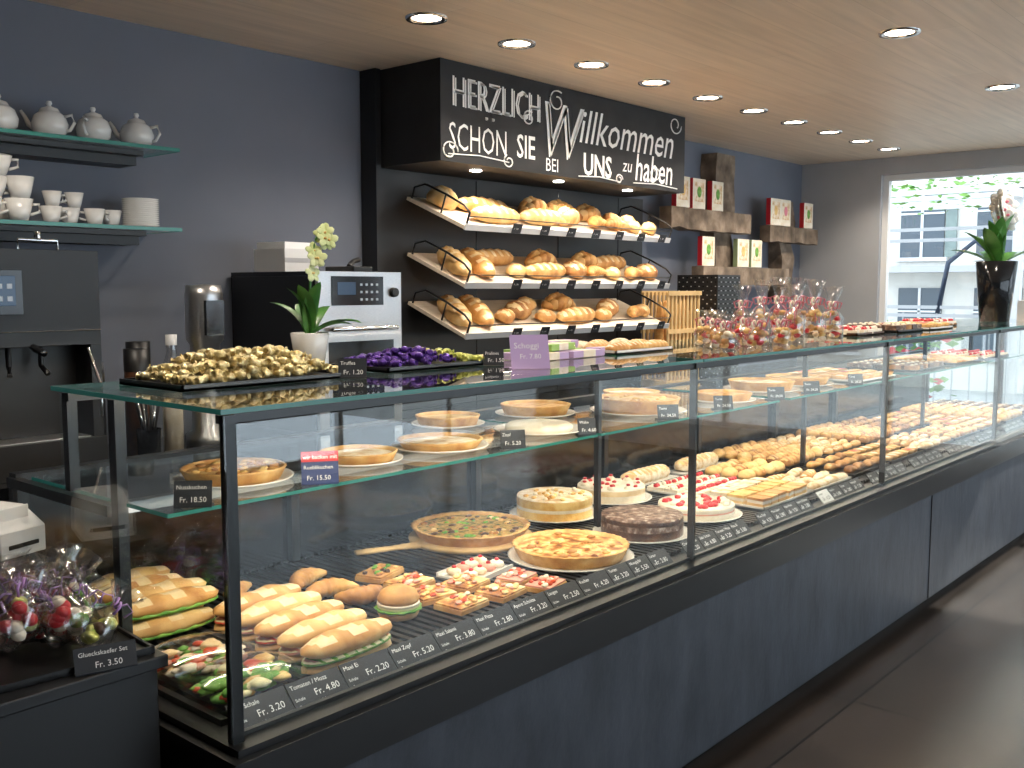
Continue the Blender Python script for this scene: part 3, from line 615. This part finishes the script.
for i,x in enumerate((1.585,1.77,1.94,2.12)): teapot(x,3.83,2.163,[.9,2.3,.7,2.3][i])
def cupgeo(b,M,s=1):
    b.lathe([(0,0),(.024*s,0),(.03*s,.02*s),(.04*s,.065*s),(.037*s,.063*s),(.027*s,.02*s),(0,.008)],WHITE,M,18);b.tube([(.036*s,0,.05*s),(.058*s,0,.052*s),(.06*s,0,.03*s),(.032*s,0,.02*s)],.005*s,WHITE,M,6)
b=MB()
for i in range(4): cupgeo(b,T(-.16+.11*(i%2),.05-.11*(i//2),0),1.25)
cupgeo(b,T(-.12,0,.083)@RY(.15),1.25);cupgeo(b,T(-.03,-.03,.083)@RZ(2),1.25);cupgeo(b,T(-.1,-.01,.165)@RX(.2),1.2)
b.out('coffee_cup_stack',(1.67,3.84,1.843))
b=MB()
for i in range(4): cupgeo(b,T(-.14+.085*i,.03*(i%2),0)@RZ(i*1.3),1.0)
for i in range(2): cupgeo(b,T(-.12+.085*i,.03,.066)@RZ(i*2),.9)
b.out('espresso_cups',(1.90,3.83,1.843))
b=MB()
for i in range(14): b.lathe([(0,.008*i),(.05,.008*i),(.073,.008*i+.011),(.071,.008*i+.013),(0,.008*i+.006)],WHITE,n=28)
b.out('saucer_stack',(2.13,3.84,1.843))
# ---------------- bread wall
b=MB();b.box(3.47,5.9,3.90,3.997,.953,2.21,BLACK)
for x in (4.2,4.95,5.6): b.box(x,x+.004,3.897,3.90,.953,2.2,BLACKG)
b.box(3.44,3.475,3.88,3.997,.953,2.698,BLACK)
b.out('bread_display_backboard')
b=MB()
b.box(3.49,5.73,3.47,3.997,2.215,2.698,CHALK)
def chalk(t,u,v,size,sx=1,shear=0,bold=0): b.text(t,size,CHK,T(3.49+u,3.467,2.215+v)@RX(pi/2),shear,bold,sx)
chalk('HERZLICH',.07,.27,.21,.70,0,-.001)
chalk('HERZLICH',.085,.265,.21,.70,0,-.004)
chalk('SCHON',.05,.06,.19,.66,0,-.001);b.tube([(3.86,3.467,2.45),(3.87,3.467,2.45)],.008,CHK);b.tube([(3.81,3.467,2.45),(3.82,3.467,2.45)],.008,CHK)
chalk('SIE',.56,.07,.17,.75,0,.002);chalk('BEI',.80,.02,.10,.9);chalk('W',.74,.10,.42,.8,.25,.002);chalk('W',.755,.095,.42,.8,.25,-.006);chalk('illkommen',1.09,.205,.27,.88,.3,.0005)
chalk('UNS',1.14,.03,.17,.85,0,.004);chalk('zu',1.53,.08,.11,1,.2);chalk('haben',1.66,.04,.23,.78,.15,.002)
def swirl(cx,cz,r,t0,t1,k=.6):
    P=[];n=30
    for i in range(n+1):
        a=t0+(t1-t0)*i/n;rr=r*(1-k*i/n);P.append((3.49+cx+rr*math.cos(a)*1.2,3.468,2.215+cz+rr*math.sin(a)))
    b.tube(P,.004,CHK,n=5)
swirl(.06,.05,.05,0,7);swirl(.9,.4,.06,1,8);swirl(1.9,.1,.05,3,9);swirl(2.12,.42,.06,0,-7);swirl(.5,.04,.035,2,9)
swirl(1.5,.03,.03,0,8);swirl(.66,.28,.04,1,9)
for (a,c,z) in ((.05,.5,.035),(1.1,1.5,.015),(1.65,2.15,.02)): b.tube([(3.49+a,3.468,2.215+z),(3.49+(a+c)/2,3.468,2.215+z+.012),(3.49+c,3.468,2.215+z)],.0035,CHK,n=5)
for x in (3.9,4.6,5.3): b.lathe([(.0,0),(.03,0),(.032,-.004),(.03,-.006),(0,-.003)],LAMP,T(x,3.62,2.214),16)
bw=b.out('chalkboard_sign')
for x in (3.9,4.6,5.3):
    l=bpy.data.lights.new('sign_downlight','SPOT');l.energy=7;l.color=(1,.85,.68);l.spot_size=2.3;l.spot_blend=.7;l.shadow_soft_size=.04
    lo=bpy.data.objects.new('sign_downlight',l);sc.collection.objects.link(lo);lo.location=(x,3.54,2.2);lo.parent=bw
SX0,SX1=3.65,5.55
SH={0:[('round',.12,.3,0),('long',.33,.10,.05),('long',.38,.25,-.05),('long',.74,.13,.1),('plait',.86,.30,.2),('plait',1.0,.15,.3),('plait',1.1,.29,-.1),('crois',1.24,.12,.3),('plait',1.33,.26,.1),('crois',1.42,.10,-.3),('crois',1.52,.22,.3),('small',1.62,.10,.6),('small',1.72,.22,.2),('small',1.80,.1,.6)],
    1:[('diag',.11,.2,1.2),('diag',.27,.19,1.25),('long',.5,.30,.1),('small',.52,.12,.3),('long',.76,.11,.1),('plait',.90,.27,.1),('dark',1.05,.13,.3),('crois',1.22,.12,.2),('plait',1.32,.27,.1),('small',1.40,.10,.4),('long',1.6,.28,.1),('crois',1.6,.10,.3),('dark',1.8,.12,.2)],
    2:[('diag',.11,.2,1.2),('diag',.27,.2,1.25),('small',.45,.14,.3),('dark',.62,.2,.3),('small',.78,.12,.1),('small',.80,.3,.1),('long',1.05,.11,.1),('plait',1.08,.28,0),('small',1.32,.11,.1),('dark',1.48,.2,.4),('crois',1.68,.13,.2),('small',1.82,.16,.3)]}
def breadshelf(zf,kind):
    b=MB();til=math.atan2(.17,.42);M0=T(SX0,3.455,zf)@RX(til);W=SX1-SX0;Dp=.455
    b.box(0,W,.012,Dp,-.018,0,SHELFW,M0);b.box(0,W,0,.012,-.02,.012,WHITEM,M0)
    for x in (.01,W-.01):
        b.tube([(x,.01,.0),(x,.01,.07),(x,.06,.09),(x,.2,.10),(x,.36,.10),(x,.43,.06),(x,.43,0)],.006,BLACKM,M0,6)
        b.tube([(x,.2,.10),(x,.2,0)],.005,BLACKM,M0,6)
    b.tube([(.01,.01,.05),(W-.01,.01,.05)],.003,BLACKM,M0,6)
    for q in range(7):
        M=M0@T(.38+.235*q,-.004,-.012);b.box(-.035,.035,-.004,0,-.005,.045,TAG,M);b.text('Fr. 3.80',.012,TXT,M@T(-.028,-.005,.015)@RX(pi/2))
    so=b.out('bread_shelf')
    if kind<2:
        l=bpy.data.lights.new('bread_fill_light','AREA');l.shape='RECTANGLE';l.size=W-.1;l.size_y=.012;l.energy=1.6;l.color=(1,.86,.68)  # fill light added to brighten the bread on the lower shelves
        lo=bpy.data.objects.new('bread_fill_light',l);sc.collection.objects.link(lo);lo.location=((SX0+SX1)/2,3.49,zf-.02);lo.parent=so
    b=MB()
    for i,(t,x,y,rz) in enumerate(SH[kind]):
        M=M0@T(x,y+.02,.003)@RZ(rz)
        if t=='long': b.loaf(.40,.115,.10,CRUSTL if i%2 else CRUST,CRUMB,M,6,seed=i)
        elif t=='diag': b.loaf(.36,.13,.12,CRUST if i%2 else CRUSTL,CRUMB,M,5,seed=i)
        elif t=='round': b.loaf(.17,.16,.13,CRUSTL,CRUMB,M,2,seed=i)
        elif t=='dark': b.loaf(.2,.14,.11,CRUSTD,CRUMB,M,3,seed=i)
        elif t=='plait': b.plait(.26,.14,.11,CRUST,CRUSTL,M)
        elif t=='crois': b.croissant(.19,.045,CRUST,M)
        else: b.loaf(.16,.10,.085,CRUSTL if i%2 else CRUST,CRUMB,M,2,seed=i)
    b.out('bread_loaves')
breadshelf(1.905,0);breadshelf(1.615,1);breadshelf(1.36,2)
b=MB();b.box(0,.42,0,.2,.0,.04,LIGHTW);
for i in range(9): b.box(.005+.048*i,.025+.048*i,0,.012,.04,.62,LIGHTW);b.box(.005+.048*i,.025+.048*i,.188,.2,.04,.62,LIGHTW)
for z in (.15,.35,.60): b.box(0,.42,-.008,0,z,z+.03,LIGHTW);b.box(0,.42,.2,.208,z,z+.03,LIGHTW)
for i in range(6): b.loaf(.5,.06,.06,CRUST,CRUSTL,T(.05+.065*i,.1,.32)@RY(pi/2),6,seed=i)
b.out('baguette_rack',(5.60,3.5,.9505))
b=MB();b.box(-.16,.16,-.16,.16,0,.74,BLACK)
for i in range(10):
    for j in range(24):
        x=-.144+.032*i;z=.03+.03*j;b.box(x-.004,x+.004,-.163,-.16,z-.003,z+.004,PLASTICG if (i+j)%2 else BLACKG);b.box(-.163,-.16,x-.004,x+.004,z-.003,z+.004,PLASTICG if (i+j)%2 else BLACKG)
b.out('lattice_display_column',(6.30,3.6,.9505))
b=MB()
def beam(x0,x1,y0,y1,z0,z1):
    n=14;V=[];F=[];hor=(x1-x0)>(z1-z0)
    for i in range(n+1):
        u=i/n;j=lambda s:.02*noise.noise(Vector((u*6+s,x0,z0)))
        if hor:
            x=x0+(x1-x0)*u;V+=[(x,y0+j(1),z0+j(2)),(x,y1,z0+j(3)),(x,y1,z1),(x,y0+j(1),z1+j(4)*.2)]
        else:
            z=z0+(z1-z0)*u;V+=[(x0+j(1),y0+j(2),z),(x1+j(3),y0+j(2),z),(x1+j(3),y1,z),(x0+j(1),y1,z)]
    for i in range(n):
        for k in range(4): F.append((i*4+k,i*4+(k+1)%4,(i+1)*4+(k+1)%4,(i+1)*4+k))
    F+=[(0,1,2,3),tuple(n*4+k for k in range(4))];b.add(V,F,OLDW)
beam(6.84,7.12,3.86,3.995,1.2,2.62);beam(8.0,8.22,3.88,3.995,1.5,2.34)
beam(6.05,7.22,3.76,3.86,2.02,2.17);beam(7.6,8.5,3.78,3.88,1.98,2.11);beam(6.5,7.92,3.76,3.86,1.62,1.76)
b.out('rustic_beam_wall_shelf')
CARD=mat('card_green',(.3,.38,.2),.5)
def card(x,z,y=3.81,c=CREAM):
    b=MB();b.box(-.085,.085,-.02,.02,0,.215,c);b.box(-.087,-.085,-.02,.02,0,.215,BERRY if R.random()<.5 else CARD);b.box(-.06,.06,-.022,-.02,.05,.19,SUGAR)
    b.ell((0,-.022,.12),(.03,.003,.04),R.choice([PINK,CUSTARD,LETT]));return b.out('gift_box',(x,y,z),R.uniform(-.05,.05))
for x in (6.25,6.47,6.74): card(x,2.175)
for x in (7.70,7.88,8.32): card(x,2.115)
for x in (6.62,7.16,7.38): card(x,1.765)
# ---------------- outdoors
FAC=nmat('facade_plaster',[(.4,(.62,.6,.55)),(.6,(.7,.68,.63))],2,.8)
PAVE=nmat('pavement',[(.4,(.42,.42,.40)),(.6,(.5,.49,.47))],6,.9)
SHUT=nmat('shutter_grey',[(.4,(.16,.2,.19)),(.6,(.2,.25,.23))],5,.6)
WBLUE=mat('window_dark',(.06,.08,.10),.15)
FRAMED=mat('door_frame_blue',(.03,.045,.08),.4)
lbox('pavement_ground',8.9,30,-14,20,-.15,-.05,PAVE)
b=MB();b.box(17,17.5,-10,18,-.05,7,FAC)
for i in range(22):
    for j in range(4):
        y=-9+1.2*i;z=.5+1.6*j;b.box(16.96,17,y,y+.7,z,z+1.1,WBLUE);b.box(16.92,16.97,y-.06,y+.76,z-.06,z,WHITEM);b.box(16.94,16.96,y+.33,y+.37,z,z+1.1,WHITEM);b.box(16.94,16.96,y,y+.7,z+.7,z+.73,WHITEM)
        if j%2: b.box(16.93,16.97,y-.2,y-.03,z,z+1.1,SHUT)
b.box(16.4,17,-10,18,1.85,1.95,PLASTICG)
b.out('building_facade')
b=MB()
for y in (.5,2.6,4.8): b.box(10.4,10.5,y,y+.08,-.05,2.55,WHITEM);b.box(12.4,12.5,y,y+.08,-.05,2.6,WHITEM);b.box(10.2,12.7,y,y+.08,2.45,2.53,WHITEM)
for z in (1.25,1.35,2.15,2.28): b.box(12.42,12.46,.5,4.9,z,z+.04,PLASTICG)
for i in range(22): b.box(12.43,12.45,.6+.2*i,.615+.2*i,.2,1.3,PLASTICG)
for x in (10.4,11.1,11.8,12.4): b.box(x,x+.06,.2,5.2,2.53,2.58,WHITEM)
b.tube([(12.44,3.2,1.3),(12.44,3.3,1.9),(12.44,3.6,2.15),(12.44,3.9,1.9),(12.44,4.0,1.3)],.03,FRAMED)
LEAFO=nmat('vine_leaf',[(.3,(.06,.2,.02)),(.7,(.22,.4,.07))],4,.5)
for i in range(900):
    x=R.uniform(10.2,12.6);y=R.uniform(.3,5.1);z=2.68-abs(R.gauss(0,.09));s=R.uniform(.03,.06);M=T(x,y,z)@RZ(R.random()*6)@RX(R.uniform(-1.2,1.2))
    b.add([(0,0,0),(s,.5*s,0),(2*s,0,0),(s,-.5*s,0)],[(0,1,2,3)],LEAFO,M)
b.out('pergola_with_vine',norm=False)
b=MB()
for k in range(2):
    cy=1.6+2.4*k
    b.box(-.3+10.9,10.9+.3,cy-.6,cy+.6,.0,.4,OLDW)
    for i in range(300):
        s=R.uniform(.05,.09);M=T(10.9+R.uniform(-.3,.3),cy+R.uniform(-.6,.6),.4+R.random()*.9)@RZ(R.random()*6)@RX(R.uniform(-1.4,1.4));b.add([(0,0,0),(s,.5*s,0),(2*s,0,0),(s,-.5*s,0)],[(0,1,2,3)],LEAFO if i%4 else BERRY,M)
b.out('planter_box',(0,0,-.05),norm=False)
# ---------------- light
w=bpy.data.worlds.new('world');sc.world=w;w.use_nodes=True;bg=w.node_tree.nodes['Background'];bg.inputs[0].default_value=(.76,.88,1,1);bg.inputs[1].default_value=2.7
s=bpy.data.lights.new('sun','SUN');s.energy=4.5;s.color=(1,.95,.86);s.angle=.01;so=bpy.data.objects.new('sun',s);sc.collection.objects.link(so)
so.rotation_euler=Vector((-.80,.16,-.55)).to_track_quat('-Z','Y').to_euler()
sc.view_settings.view_transform='Standard';sc.view_settings.look='None';sc.view_settings.exposure=.6
